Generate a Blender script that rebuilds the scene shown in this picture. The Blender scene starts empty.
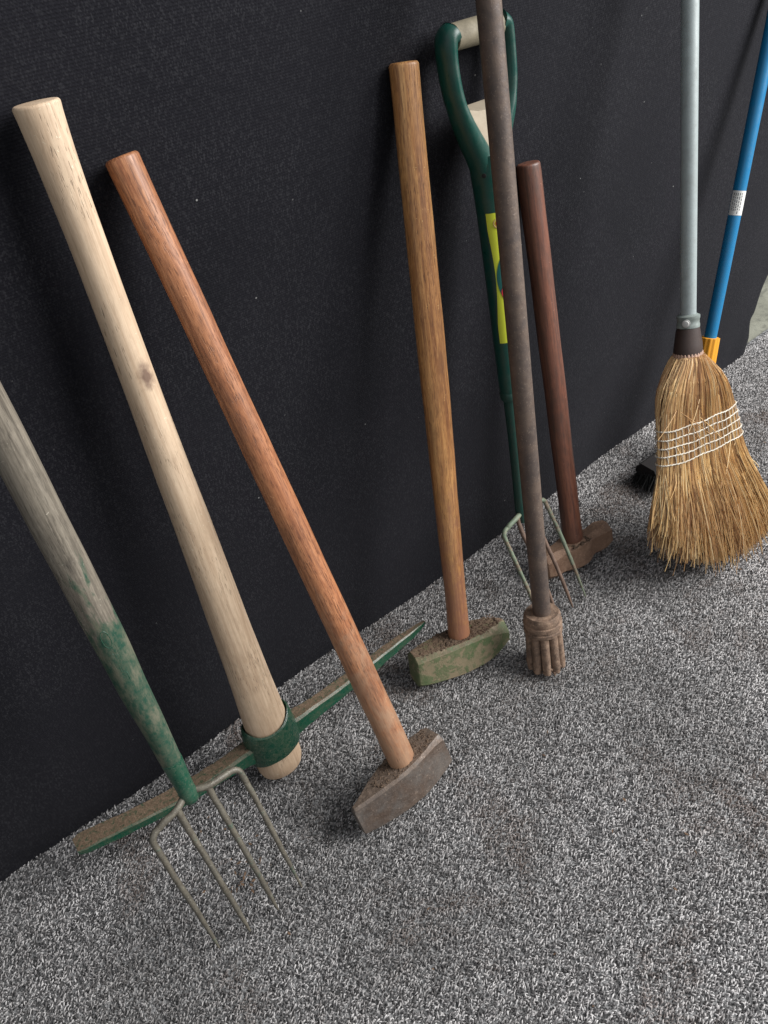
import bpy, bmesh, math, random
from mathutils import Vector, Matrix, noise
random.seed(7)
scene = bpy.context.scene
COL = scene.collection
PI = math.pi

# ------------------------------------------------------------------ shader helper
class Mat:
    def __init__(self, name):
        self.m = bpy.data.materials.new(name); self.m.use_nodes = True
        self.t = self.m.node_tree; self.n = self.t.nodes; self.l = self.t.links
        self.b = self.n['Principled BSDF']
        self.co = self.n.new('ShaderNodeTexCoord').outputs['Object']
    def put(self, sock, v):
        if v is None: return
        if hasattr(v, 'is_output'): self.l.new(v, sock)
        elif isinstance(v, (tuple, list)): sock.default_value = tuple(v) + ((1,) if len(v) == 3 and len(sock.default_value) == 4 else ())
        else: sock.default_value = v
    def set(self, **k):
        for a, v in k.items(): self.put(self.b.inputs[a.replace('_', ' ')], v)
        return self
    def mapping(self, scale=(1,1,1), loc=(0,0,0), rot=(0,0,0), co=None):
        x = self.n.new('ShaderNodeMapping'); self.l.new(co or self.co, x.inputs[0])
        x.inputs['Scale'].default_value = scale; x.inputs['Location'].default_value = loc; x.inputs['Rotation'].default_value = rot
        return x.outputs[0]
    def noise(self, scale=10, detail=4, rough=.55, dist=0, co=None, stretch=None, loc=(0,0,0), rot=(0,0,0)):
        if stretch or loc != (0,0,0) or rot != (0,0,0): co = self.mapping(stretch or (1,1,1), loc, rot, co)
        x = self.n.new('ShaderNodeTexNoise'); self.l.new(co or self.co, x.inputs['Vector'])
        x.inputs['Scale'].default_value = scale; x.inputs['Detail'].default_value = detail
        x.inputs['Roughness'].default_value = rough; x.inputs['Distortion'].default_value = dist
        return x.outputs['Fac']
    def voro(self, scale, co=None, stretch=None, out='Color', rand=1.0, rot=(0,0,0)):
        if stretch or rot != (0,0,0): co = self.mapping(stretch or (1,1,1), rot=rot, co=co)
        x = self.n.new('ShaderNodeTexVoronoi'); self.l.new(co or self.co, x.inputs['Vector'])
        x.inputs['Scale'].default_value = scale; x.inputs['Randomness'].default_value = rand
        return x.outputs[out]
    def ramp(self, f, stops):
        x = self.n.new('ShaderNodeValToRGB'); self.put(x.inputs[0], f); e = x.color_ramp.elements
        while len(e) < len(stops): e.new(.5)
        for i, (p, c) in enumerate(stops):
            e[i].position = p
            e[i].color = (c, c, c, 1) if isinstance(c, (int, float)) else tuple(c) + (1,)
        return x.outputs[0]
    def mix(self, f, a, b, mode='MIX'):
        x = self.n.new('ShaderNodeMix'); x.data_type = 'RGBA'; x.blend_type = mode
        self.put(x.inputs[0], f); self.put(x.inputs[6], a); self.put(x.inputs[7], b)
        return x.outputs[2]
    def math(self, op, a, b=0.0, c=None, clamp=False):
        x = self.n.new('ShaderNodeMath'); x.operation = op; x.use_clamp = clamp
        self.put(x.inputs[0], a); self.put(x.inputs[1], b)
        if c is not None: self.put(x.inputs[2], c)
        return x.outputs[0]
    def sep(self, co=None):
        x = self.n.new('ShaderNodeSeparateXYZ'); self.l.new(co or self.co, x.inputs[0]); return x.outputs
    def bump(self, h, strength=.3, dist=.001, prev=None):
        x = self.n.new('ShaderNodeBump'); self.put(x.inputs['Height'], h)
        x.inputs['Strength'].default_value = strength; x.inputs['Distance'].default_value = dist
        if prev: self.l.new(prev, x.inputs['Normal'])
        self.l.new(x.outputs[0], self.b.inputs['Normal']); return x.outputs[0]

def wood(name, light, mid, dark, grain=1.0, rough=.6, coat=0.0, pores=.5, dirt=None, dirt_h=0.0, dirt_w=.1, seed=0, grime=.4, fleck=0, dirtcol=(.07,.045,.03), extra=None, ripple=0):
    M = Mat(name)
    off = (seed*1.7, seed*.9, seed*.6)
    g1 = M.noise(38*grain, 6, .68, .9, stretch=(1,1,.06), loc=off)
    g2 = M.noise(210*grain, 4, .65, .3, stretch=(1,1,.03), loc=off)
    broad = M.noise(6, 3, .5, 0, stretch=(1,1,.35), loc=off)
    col = M.ramp(g1, [(.30, dark), (.47, mid), (.68, light)])
    col = M.mix(M.ramp(g2, [(.35, 1), (.52, 0)]), col, M.mix(.55, col, dark))
    fib = M.noise(420*grain, 3, .6, .2, stretch=(1,1,.03), loc=off)
    col = M.mix(M.math('MULTIPLY', M.ramp(fib, [(.50, 0), (.66, 1)]), .28), col, tuple(min(.8, c*1.2) for c in light))
    col = M.mix(M.math('MULTIPLY', M.ramp(fib, [(.34, 1), (.46, 0)]), .3), col, dark)
    if fleck:
        fk = M.noise(560, 3, .6, .8, stretch=(1,1,.10), loc=off)
        col = M.mix(M.math('MULTIPLY', M.ramp(fk, [(.36, 1), (.46, 0)]), fleck), col, tuple(c*.6 for c in dark))
        col = M.mix(M.math('MULTIPLY', M.ramp(fk, [(.56, 0), (.66, 1)]), fleck*.5), col, tuple(min(.85, c*1.35+.03) for c in light))
    # short dark pores along the grain
    p = M.noise(800, 2, .5, 0, stretch=(1,1,.09), loc=off)
    pm = M.math('MULTIPLY', M.ramp(p, [(.60, 0), (.68, 1)]), M.ramp(M.noise(30, 2, .5, stretch=(1,1,.3), loc=off), [(.42, 0), (.6, pores)]))
    col = M.mix(pm, col, tuple(c*.35 for c in dark))
    col = M.mix(M.math('MULTIPLY', M.ramp(broad, [(.38, 0), (.66, 1)]), .45), col, M.mix(.5, col, mid))
    # bruises and grime spots
    sp = M.noise(23, 5, .6, .4, stretch=(1,1,.6), loc=(off[0]+3, 1, 2))
    col = M.mix(M.ramp(sp, [(.66, 0), (.74, .55)]), col, tuple(c*.3 for c in dark))
    gr = M.math('ADD', M.math('MULTIPLY', M.noise(13, 6, .7, 1.0, stretch=(1,1,.45), loc=(off[0]+9, 4, 7)), .7), M.math('MULTIPLY', M.noise(110, 4, .7, stretch=(1,1,.5), loc=off), .3))
    col = M.mix(M.math('MULTIPLY', M.ramp(gr, [(.47, 0), (.62, 1)]), grime), col, M.mix(.5, dark, (.06,.045,.035)))
    nick = M.math('MULTIPLY', M.ramp(M.noise(170, 2, .5, 1.5, loc=(off[0]+1, 8, 3)), [(.70, 0), (.74, .8)]), M.ramp(M.noise(14, 2, .5, loc=(off[0], 2, 9)), [(.48, 0), (.58, 1)]))
    col = M.mix(nick, col, tuple(min(.8, c*1.5+.05) for c in light))
    z = M.sep()[2]
    if dirt:
        dn = M.noise(45, 6, .7, .5, loc=off, stretch=(1,1,.5))
        d = M.math('ADD', M.math('DIVIDE', M.math('SUBTRACT', dirt_h, z), dirt_w), M.math('MULTIPLY_ADD', dn, 3.2, -1.6), clamp=True)
        col = M.mix(M.math('MULTIPLY', d, dirt), col, dirtcol)
    if extra: col = extra(M, col, z)
    M.set(Base_Color=col, Roughness=M.ramp(g2, [(.3, min(1, rough+.15)), (.7, rough-.08)]), Coat_Weight=coat, Coat_Roughness=.35)
    h = M.math('ADD', M.math('MULTIPLY', g2, .8), M.math('MULTIPLY', pm, -1.5))
    n = M.bump(h, .45, .0006)
    if ripple:
        n = M.bump(M.noise(20, 3, .5, .5, stretch=(1,1,.25), loc=off), ripple, .003, n)
    return M.m

def rusty(name, base, rust, dust, dustamt=.5, rough=.8, metallic=.0, paint=None, paintamt=.5, seed=0, scale=1.0, bump=.6, top=0.0, soilc=None):
    """steel or painted steel: base metal, rust blotches, old paint remains, soil lying on what faces up (top)"""
    M = Mat(name); off = (seed*2.1, seed, seed*.7)
    a = M.noise(38*scale, 7, .68, .5, loc=off); b = M.noise(150*scale, 5, .7, .2, loc=off); c = M.noise(420*scale, 3, .7, loc=off)
    col = M.mix(M.ramp(a, [(.40, 0), (.60, 1)]), base, rust)
    pm = 0.0
    if paint:
        pn = M.math('ADD', M.math('MULTIPLY', M.noise(30*scale, 8, .72, .3, loc=(off[0]+5, 2, 1)), .75), M.math('MULTIPLY', b, .25))
        t = .62 - .28*paintamt
        pm = M.ramp(pn, [(t, 0), (t+.035, 1)])
        pc = M.mix(M.ramp(c, [(.35, .0), (.75, .35)]), paint, tuple(x*.5 for x in paint))
        col = M.mix(pm, col, pc)
    dn = M.math('ADD', M.math('MULTIPLY', a, .5), M.math('MULTIPLY', b, .5))
    col = M.mix(M.math('MULTIPLY', M.ramp(dn, [(.44, 0), (.62, 1)]), dustamt), col, dust)
    if top:
        g = M.n.new('ShaderNodeTexCoord').outputs['Normal']
        nz = M.sep(g)[2]
        tm = M.math('MULTIPLY', M.ramp(nz, [(.55, 0), (.85, 1)]), M.ramp(b, [(.28, 0), (.5, top)]))
        dust = soilc or dust
        soil = M.ramp(c, [(.3, tuple(x*.45 for x in dust)), (.5, dust), (.72, tuple(min(1, x*1.5) for x in dust))])
        col = M.mix(tm, col, soil)
    col = M.mix(M.ramp(c, [(.60, 0), (.72, .5)]), col, tuple(min(1, x*1.9+.04) for x in dust))
    M.set(Base_Color=col, Roughness=M.ramp(b, [(.3, max(.2, rough-.2)), (.65, min(1, rough+.12))]), Metallic=metallic)
    h = M.math('ADD', M.math('MULTIPLY', b, .7), M.math('MULTIPLY', c, .5))
    if paint: h = M.math('ADD', h, M.math('MULTIPLY', pm, .35))
    M.bump(h, bump, .0012)
    return M.m

def plastic(name, col, rough=.4, var=.15, dust=None, dustamt=.0, coat=0):
    M = Mat(name)
    n = M.noise(60, 5, .6, .3); f = M.noise(400, 3, .6)
    c = M.mix(M.ramp(n, [(.35, 0), (.7, var)]), col, tuple(x*.55 for x in col))
    if dust: c = M.mix(M.math('MULTIPLY', M.ramp(M.math('ADD', M.math('MULTIPLY', n, .6), M.math('MULTIPLY', f, .4)), [(.45, 0), (.64, 1)]), dustamt), c, dust)
    M.set(Base_Color=c, Roughness=M.ramp(n, [(.3, rough), (.7, min(1, rough+.2))]), Coat_Weight=coat)
    M.bump(f, .12, .0005)
    return M.m

# ------------------------------------------------------------------ mesh helper
def jig(p, amp, freq=60, seed=0):
    v = noise.noise_vector(Vector(p)*freq + Vector((seed*7.3, seed*3.1, 0)))
    return Vector(p) + v*amp

class MB:
    def __init__(self): self.v = []; self.f = []
    def rings(self, rings, cap=True, closed=True, cap0=True, cap1=True):
        b = len(self.v); n = len(rings[0])
        for r in rings: self.v += [Vector(p) for p in r]
        m = n if closed else n-1
        for i in range(len(rings)-1):
            for j in range(m):
                k = (j+1) % n
                self.f.append((b+i*n+j, b+i*n+k, b+(i+1)*n+k, b+(i+1)*n+j))
        if cap and closed:
            if cap0: self.f.append(tuple(b+j for j in reversed(range(n))))
            if cap1: self.f.append(tuple(b+(len(rings)-1)*n+j for j in range(n)))
        return self
    def lathe(self, st, n=40, cx=0, cy=0, amp=0, freq=50, seed=0):
        """st: (z, rx[, ry[, dx, dy]]) rings about the local z axis"""
        rs = []
        for s in st:
            z, rx = s[0], s[1]; ry = s[2] if len(s) > 2 else rx
            dx = s[3] if len(s) > 3 else 0; dy = s[4] if len(s) > 4 else 0
            rs.append([jig((cx+dx+rx*math.cos(2*PI*j/n), cy+dy+ry*math.sin(2*PI*j/n), z), amp, freq, seed) for j in range(n)])
        return self.rings(rs)
    def tube(self, pts, rad, n=10, flat=None, up=Vector((0,0,1)), amp=0, seed=0, taper_end=False):
        """swept tube; rad float or list; flat = (a,b) multipliers of the two cross axes"""
        pts = [Vector(p) for p in pts]; m = len(pts)
        if not isinstance(rad, (list, tuple)): rad = [rad]*m
        fa, fb = flat or (1, 1); rs = []; prev = None
        for i, p in enumerate(pts):
            t = (pts[min(i+1, m-1)] - pts[max(i-1, 0)]).normalized()
            if prev is None:
                a = t.cross(up)
                if a.length < 1e-4: a = t.cross(Vector((1,0,0)))
                a.normalize()
            else: a = (prev - t*prev.dot(t)).normalized()
            prev = a; b = t.cross(a)
            rs.append([jig(p + a*rad[i]*fa*math.cos(2*PI*j/n) + b*rad[i]*fb*math.sin(2*PI*j/n), amp, 90, seed) for j in range(n)])
        return self.rings(rs)
    def build(self, name, mat, parent=None, mtx=None, sharp=40, smooth=True):
        me = bpy.data.meshes.new(name); me.from_pydata([tuple(v) for v in self.v], [], self.f)
        bm = bmesh.new(); bm.from_mesh(me); bmesh.ops.recalc_face_normals(bm, faces=bm.faces); bm.to_mesh(me); bm.free()
        if smooth:
            me.polygons.foreach_set('use_smooth', [True]*len(me.polygons))
            me.set_sharp_from_angle(angle=math.radians(sharp))
        me.materials.append(mat)
        o = bpy.data.objects.new(name, me); COL.objects.link(o)
        if parent: o.parent = parent
        if mtx: o.matrix_world = mtx
        return o

def interp(st, z):
    """smooth interpolation in a station list sorted by first value"""
    if z <= st[0][0]: return st[0][1:]
    for a, b in zip(st, st[1:]):
        if z <= b[0]:
            t = (z-a[0])/(b[0]-a[0]); t = t*t*(3-2*t) if len(a) > 99 else t
            return tuple(x+(y-x)*t for x, y in zip(a[1:], b[1:]))
    return st[-1][1:]

def dense(st, n):
    """Catmull-Rom resampling of stations"""
    z0, z1 = st[0][0], st[-1][0]; out = []
    for i in range(n+1):
        z = z0+(z1-z0)*i/n
        k = max(j for j in range(len(st)-1) if st[j][0] <= z+1e-9)
        a, b = st[k], st[k+1]; pa = st[max(k-1, 0)]; pb = st[min(k+2, len(st)-1)]
        t = (z-a[0])/(b[0]-a[0]); row = [z]
        for q in range(1, len(a)):
            m0 = (b[q]-pa[q])/max(b[0]-pa[0], 1e-6)*(b[0]-a[0]); m1 = (pb[q]-a[q])/max(pb[0]-a[0], 1e-6)*(b[0]-a[0])
            row.append((2*t**3-3*t*t+1)*a[q]+(t**3-2*t*t+t)*m0+(-2*t**3+3*t*t)*b[q]+(t**3-t*t)*m1)
        out.append(tuple(row))
    return out

def frame(origin, top, xhint):
    o = Vector(origin); z = (Vector(top)-o).normalized(); x = Vector(xhint); x = (x - z*x.dot(z)).normalized(); y = z.cross(x)
    m = Matrix.Identity(4)
    for i, a in enumerate((x, y, z)):
        for j in range(3): m[j][i] = a[j]
    m.translation = o
    return m

def thing(name, label, cat, mtx, group=None):
    o = bpy.data.objects.new(name, None); COL.objects.link(o); o.matrix_world = mtx; o.empty_display_size = .05
    o['label'] = label; o['category'] = cat
    if group: o['group'] = group
    return o

def part(mb, name, mat, root, **k):
    return mb.build(name, mat, root, **k)

# ------------------------------------------------------------------ camera
f = 808.46
P = Vector((0, -0.81232, 1.08445)); R = Vector((.74625, -.66097, -.07893)); U = Vector((.474676, .445252, .759232)); F = Vector((.466686, .604043, -.646016))
cam = bpy.data.cameras.new('camera'); co = bpy.data.objects.new('camera', cam); COL.objects.link(co)
m = Matrix.Identity(4)
for i, a in enumerate((R, U, -F)):
    for j in range(3): m[j][i] = a[j]
m.translation = P; co.matrix_world = m
cam.sensor_fit = 'VERTICAL'; cam.sensor_height = 24; cam.lens = f/1024*24; cam.clip_start = .02; cam.clip_end = 200
scene.camera = co

# ------------------------------------------------------------------ setting
def sheet(name, mat, fn, nu, nv, kind=None, thick=0):
    me = bpy.data.meshes.new(name); v = []; fc = []
    for j in range(nv+1):
        for i in range(nu+1): v.append(fn(i/nu, j/nv))
    for j in range(nv):
        for i in range(nu):
            a = j*(nu+1)+i; fc.append((a, a+1, a+nu+2, a+nu+1))
    me.from_pydata(v, [], fc); me.polygons.foreach_set('use_smooth', [True]*len(me.polygons)); me.materials.append(mat)
    o = bpy.data.objects.new(name, me); COL.objects.link(o)
    if kind: o['kind'] = kind
    if thick:
        s = o.modifiers.new('thickness', 'SOLIDIFY'); s.thickness = thick; s.offset = 1
    return o

# concrete under and beyond the carpet
M = Mat('concrete')
a = M.noise(7, 8, .65, .3); b = M.noise(90, 5, .7)
c = M.ramp(a, [(.3, (.10,.10,.08)), (.5, (.19,.19,.15)), (.72, (.28,.28,.23))])
c = M.mix(M.ramp(M.noise(22, 4, .6, .6), [(.56, 0), (.63, .75)]), c, (.11,.11,.09))
M.set(Base_Color=c, Roughness=.9); M.bump(b, .6, .003)
sheet('concrete_ground', M.m, lambda u, v: (-30+60*u, -30+60*v, -.012), 2, 2, 'structure')

# carpet backing, with the same heather as its pile
M = Mat('carpet_base')
vc = M.sep(M.voro(260, stretch=(1, .6, 1), rot=(0,0,.5)))[0]
c = M.ramp(vc, [(.1, .05), (.45, .12), (.8, .26)])
M.set(Base_Color=c, Roughness=1); M.bump(M.noise(300, 3, .6), 1, .004)
CARPET_X0, CARPET_X1, CARPET_Y0 = -1.6, 3.4, -2.6
def carpet_edge(x): return .012 + .006*math.sin(x*3.1)
sheet('carpet_floor', M.m, lambda u, v: (CARPET_X0+(CARPET_X1-CARPET_X0)*u, CARPET_Y0+(.02-CARPET_Y0)*v, -.004), 60, 40, 'structure', thick=0)

# pile: countless short yarn tufts
def yarn_mesh():
    mb = MB(); n = 5; rs = []
    prof = [(0, .55, 0), (.3, 1, .05), (.65, .95, .25), (.9, .55, .5)]
    for z, r, b_ in prof:
        rs.append([(r*.00088*math.cos(2*PI*j/n)+b_*.0026, r*.00088*math.sin(2*PI*j/n), z*.0046) for j in range(n)])
    mb.rings(rs, cap0=False)
    me = bpy.data.meshes.new('yarn_tuft'); me.from_pydata([tuple(p) for p in mb.v], [], mb.f)
    me.polygons.foreach_set('use_smooth', [True]*len(me.polygons)); return me
YM = Mat('carpet_yarn')
oi = YM.n.new('ShaderNodeObjectInfo'); rnd = oi.outputs['Random']
geo = YM.n.new('ShaderNodeNewGeometry').outputs['Position']
c = YM.ramp(rnd, [(0, (.06,.057,.058)), (.26, (.12,.115,.115)), (.44, (.30,.286,.283)), (.70, (.50,.482,.474)), (1, (.70,.68,.67))])
st = YM.noise(5.5, 6, .68, .6, co=geo)
c = YM.mix(YM.ramp(st, [(.54, 0), (.66, .85)]), c, YM.mix(.62, c, (.11,.06,.035)))
st2 = YM.noise(2.2, 4, .6, .2, co=geo, loc=(4, 1, 0))
c = YM.mix(YM.ramp(st2, [(.42, .0), (.68, .52)]), c, (.06,.054,.048))
YM.set(Base_Color=c, Roughness=.95, Sheen_Weight=.15)
ym = yarn_mesh(); ym.materials.append(YM.m)
pile_me = bpy.data.meshes.new('carpet_pile')
px0, px1, py0, py1 = -.45, 2.25, -1.15, .012
NX, NY = 58, 28
pv = []; pf = []
for j in range(NY+1):
    for i in range(NX+1):
        x = px0+(px1-px0)*i/NX; y = py0+(py1-py0)*j/NY
        pv.append((x, y, -.004))
for j in range(NY):
    for i in range(NX):
        q = j*(NX+1)+i; pf.append((q, q+1, q+NX+2, q+NX+1))
pile_me.from_pydata(pv, [], pf)
pile = bpy.data.objects.new('carpet_pile', pile_me); COL.objects.link(pile)
pile['kind'] = 'stuff'; pile['label'] = 'short speckled grey loop carpet pile under all the tools'; pile['category'] = 'carpet'
pile_me.materials.append(YM.m)
yo = bpy.data.objects.new('yarn_tuft', ym)      # source of the tufts, not linked to the scene
ng = bpy.data.node_groups.new('pile', 'GeometryNodeTree')
ng.interface.new_socket('Geometry', in_out='INPUT', socket_type='NodeSocketGeometry')
ng.interface.new_socket('Geometry', in_out='OUTPUT', socket_type='NodeSocketGeometry')
gi = ng.nodes.new('NodeGroupInput'); go = ng.nodes.new('NodeGroupOutput')
ds = ng.nodes.new('GeometryNodeDistributePointsOnFaces'); ds.distribute_method = 'POISSON'; ds.inputs['Distance Min'].default_value = .00168
ds.inputs['Density Max'].default_value = 270000; ds.inputs['Seed'].default_value = 3
ins = ng.nodes.new('GeometryNodeInstanceOnPoints'); oin = ng.nodes.new('GeometryNodeObjectInfo'); oin.inputs[0].default_value = yo
def rv(lo, hi, seed, typ='FLOAT_VECTOR'):
    r = ng.nodes.new('FunctionNodeRandomValue'); r.data_type = typ; r.inputs['Seed'].default_value = seed
    if typ == 'FLOAT_VECTOR': r.inputs[0].default_value = lo; r.inputs[1].default_value = hi; return r.outputs[0]
    r.inputs[2].default_value = lo; r.inputs[3].default_value = hi; return r.outputs[1]
rotv = rv((-.45, .0, -1.3), (.45, 1.1, .7), 1)
ng.links.new(gi.outputs[0], ds.inputs['Mesh']); ng.links.new(ds.outputs['Points'], ins.inputs['Points'])
ng.links.new(oin.outputs['Geometry'], ins.inputs['Instance']); ng.links.new(rotv, ins.inputs['Rotation'])
ng.links.new(rv(.75, 1.3, 2, 'FLOAT'), ins.inputs['Scale']); ng.links.new(ins.outputs[0], go.inputs[0])
pm_ = pile.modifiers.new('pile', 'NODES'); pm_.node_group = ng

# black cloth-covered partition behind the tools
M = Mat('black_cloth')
x, y, z = M.sep()
rib = M.math('SINE', M.math('MULTIPLY', M.math('ADD', z, M.math('MULTIPLY', M.noise(12, 2, .5), .004)), 2*PI/.0030))
colm = M.math('SINE', M.math('MULTIPLY', x, 2*PI/.0036))
knit = M.math('MULTIPLY', rib, M.math('MULTIPLY_ADD', colm, .35, .65))
fine = M.noise(700, 3, .7); broad = M.noise(2.5, 4, .55, .3)
lint = M.math('MULTIPLY', M.ramp(M.voro(34, out='Distance'), [(.030, 1), (.050, 0)]), M.ramp(M.noise(9, 2, .5), [(.52, 0), (.64, .6)]))
tk = M.sep(M.voro(760, stretch=(1,1,.5), rot=(0,.25,0)))[0]
tick = M.math('MULTIPLY', M.ramp(tk, [(.60, 0), (1, .8)]), M.ramp(M.noise(6, 3, .5, loc=(2,0,1)), [(.35, .35), (.62, .8)]))
c = M.mix(M.ramp(broad, [(.3, 0), (.7, 1)]), (.0054,.0054,.0078), (.0094,.0092,.0124))
c = M.mix(M.math('MULTIPLY', M.ramp(knit, [(.0, 0), (1, .25)]), fine), c, (.028,.028,.034))
c = M.mix(tick, c, (.030,.030,.034))
c = M.mix(lint, c, (.35,.35,.34))
M.set(Base_Color=c, Roughness=.93, Sheen_Weight=.03, Sheen_Roughness=.5, Specular_IOR_Level=.12)
M.bump(M.math('ADD', M.math('MULTIPLY', knit, .5), M.math('MULTIPLY', M.noise(260, 3, .6), 2.2)), .45, .0008)
HEM = [(-1.6,.02,0),(-.115,.008,0),(-.027,.003,0),(.137,-.006,0),(.279,-.002,0),(.384,.002,0),(.5,-.003,0),(.612,-.008,0),(.806,-.009,0),(1.097,-.005,0),(1.245,.005,0),(1.434,-.001,0),(1.70,.004,0),(1.86,.013,0)]
EDGE = [(0,1.816),(.04,1.824),(.075,1.815),(.094,1.812),(.107,1.830),(.161,1.846),(.18,1.856),(.25,1.90),(.40,1.93),(.8,1.94),(1.6,1.94)]
hem_d = dense([(a, b) for a, b, _ in HEM], 200)
def hem_y(x): return interp(hem_d, x)[0]
def wallfn(u, v):
    z = -.004 + 1.6*v**1.5
    xr = interp(EDGE, z)[0]
    x = -1.6 + (xr+1.6)*u
    k = math.exp(-z*2.2)
    y = hem_y(min(x, 1.86))*k + .003*math.sin(x*4+z*2)*(1-k) + .0015*math.sin(x*13+1-z*3) + .006 + .004*math.exp(-((1.83-x)/.06)**2)
    # corner of the cloth lifts and curls a little
    y += -.009*math.exp(-((x-1.82)/.05)**2)*math.exp(-(z/.12)**2)
    return (x, y, z)
wall = sheet('partition_wall', M.m, wallfn, 420, 120, thick=.014)
wall['label'] = 'tall partition covered in black ribbed cloth that the tools lean on'; wall['category'] = 'partition'

# ------------------------------------------------------------------ materials for the tools
PALE = ((.68,.525,.375), (.60,.445,.305), (.43,.295,.19))
def knot(cx, cz, r, col):
    def fn(M, c, z):
        s = M.sep()
        nn = M.noise(90, 4, .6)
        dx = M.math('SUBTRACT', s[0], cx); dz = M.math('MULTIPLY', M.math('SUBTRACT', s[2], cz), .55)
        d = M.math('SQRT', M.math('ADD', M.math('MULTIPLY', dx, dx), M.math('MULTIPLY', dz, dz)))
        k = M.math('ADD', M.math('DIVIDE', d, r), M.math('MULTIPLY_ADD', nn, 1.2, -.6))
        front = M.math('LESS_THAN', s[1], 0)
        return M.mix(M.math('MULTIPLY', M.ramp(k, [(.35, .85), (1, 0)]), front), c, col)
    return fn
m_pickwood = wood('pale_wood', *PALE, grain=.8, rough=.6, pores=1.0, grime=.28, fleck=.2, seed=1, dirt=.3, dirt_h=.22, dirt_w=.25, dirtcol=(.30,.17,.09), extra=knot(.004, .66, .010, (.10,.05,.035)))
m_orange = wood('orange_wood', (.47,.215,.095), (.34,.130,.055), (.14,.047,.022), grain=1.1, rough=.45, coat=.12, pores=.9, seed=2, fleck=.75, dirt=.75, dirt_h=.34, dirt_w=.30, dirtcol=(.36,.225,.14))
m_golden = wood('golden_wood', (.60,.33,.125), (.42,.195,.065), (.19,.070,.024), grain=1.1, rough=.42, coat=.15, pores=.7, fleck=.5, seed=3, dirt=.75, dirt_h=.34, dirt_w=.25, dirtcol=(.27,.12,.078))
m_redwood = wood('red_wood', (.215,.083,.047), (.15,.054,.032), (.06,.025,.017), grain=.8, rough=.42, coat=.15, pores=.5, fleck=.35, grime=.6, seed=4, dirt=.5, dirt_h=.14, dirt_w=.15, dirtcol=(.20,.095,.06), ripple=.3)
def greenwash(M, c, z):
    nn = M.noise(40, 6, .7, .4, stretch=(1,1,.35)); n2 = M.noise(160, 4, .7)
    t = M.math('ADD', M.math('DIVIDE', M.math('SUBTRACT', .300, z), .10), M.math('MULTIPLY_ADD', nn, 4.5, -2.2))
    g = M.mix(M.ramp(n2, [(.4, 0), (.6, .8)]), (.008,.052,.030), (.055,.078,.048))
    g = M.mix(M.ramp(M.noise(60, 5, .7, stretch=(1,1,.4)), [(.48, 0), (.64, .7)]), g, (.16,.145,.10))
    return M.mix(M.ramp(t, [(0, 0), (.35, 1)]), c, g)
m_greywood = wood('weathered_wood', (.27,.235,.185), (.175,.15,.115), (.06,.05,.038), grain=.9, rough=.8, pores=1.0, fleck=.4, seed=5, extra=greenwash, ripple=.5)
m_rod = rusty('brown_bar', (.075,.056,.048), (.105,.072,.056), (.165,.125,.095), .45, rough=.62, metallic=.15, seed=6, scale=.9, bump=.5)
m_mudsteel = rusty('muddy_steel', (.10,.065,.045), (.17,.10,.065), (.33,.235,.165), .62, rough=.85, seed=7, scale=1.2, bump=.9)
m_greensteel = rusty('green_painted_steel', (.08,.05,.035), (.12,.07,.045), (.16,.11,.075), .22, rough=.36, paint=(.004,.062,.034), paintamt=1.25, seed=8, scale=1.1, bump=.5, top=.95)
m_eye = rusty('green_gloss_paint', (.16,.12,.08), (.13,.08,.05), (.30,.24,.16), .16, rough=.26, paint=(.004,.052,.030), paintamt=1.15, seed=9, scale=1.5, bump=.35)
m_head_rust = rusty('worn_hammer_steel', (.115,.098,.085), (.065,.042,.030), (.17,.125,.095), .45, rough=.62, metallic=.2, seed=10, scale=.6, bump=1.0, top=.9)
m_head_green = rusty('faded_green_hammer', (.20,.17,.10), (.23,.18,.11), (.24,.19,.12), .5, rough=.7, paint=(.085,.125,.050), paintamt=.58, seed=11, scale=.8, bump=.6, top=1.0, soilc=(.15,.10,.065))
m_head_brown = rusty('brown_hammer_steel', (.19,.11,.07), (.23,.135,.085), (.36,.235,.16), .6, rough=.7, metallic=.1, seed=12, scale=1.0, bump=.8, top=.5)
m_tine1 = rusty('dull_green_tine', (.11,.10,.08), (.10,.085,.065), (.21,.195,.15), .5, rough=.5, metallic=.2, paint=(.035,.085,.058), paintamt=.15, seed=13, scale=1.0, bump=.5)
m_tine5 = rusty('pale_green_tine', (.15,.115,.08), (.15,.095,.06), (.26,.22,.155), .5, rough=.65, paint=(.13,.175,.12), paintamt=.5, seed=14, scale=1.0, bump=.5)
m_tine5b = rusty('brown_tine', (.11,.07,.05), (.14,.085,.06), (.22,.145,.105), .5, rough=.7, seed=15, bump=.5)
m_socket1 = rusty('scuffed_green_socket', (.15,.14,.11), (.17,.15,.11), (.20,.18,.13), .22, rough=.4, paint=(.008,.070,.040), paintamt=1.0, seed=16, scale=1.2, bump=.5)
m_dgreen = plastic('dark_green_plastic', (.004,.054,.041), .27, .3, dust=(.10,.12,.095), dustamt=.18)
m_grip = plastic('beige_plastic', (.20,.17,.115), .6, .35, dust=(.10,.085,.055), dustamt=.6)
m_beige = plastic('pale_web', (.42,.35,.26), .6, .25, dust=(.35,.28,.2), dustamt=.4)
m_dshaft = plastic('green_shaft', (.008,.05,.038), .4, .3, dust=(.09,.09,.07), dustamt=.25)
m_yellow = plastic('yellow_sticker', (.60,.66,.045), .35, .12)
m_stgreen = plastic('sticker_green', (.01,.10,.09), .35, .05)
m_stred = plastic('sticker_red', (.65,.03,.05), .35, .05)
m_stpink = plastic('sticker_pink', (.62,.36,.20), .4, .05)
m_greytube = plastic('grey_enamel_tube', (.30,.345,.345), .38, .18, dust=(.16,.16,.14), dustamt=.25)
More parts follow.
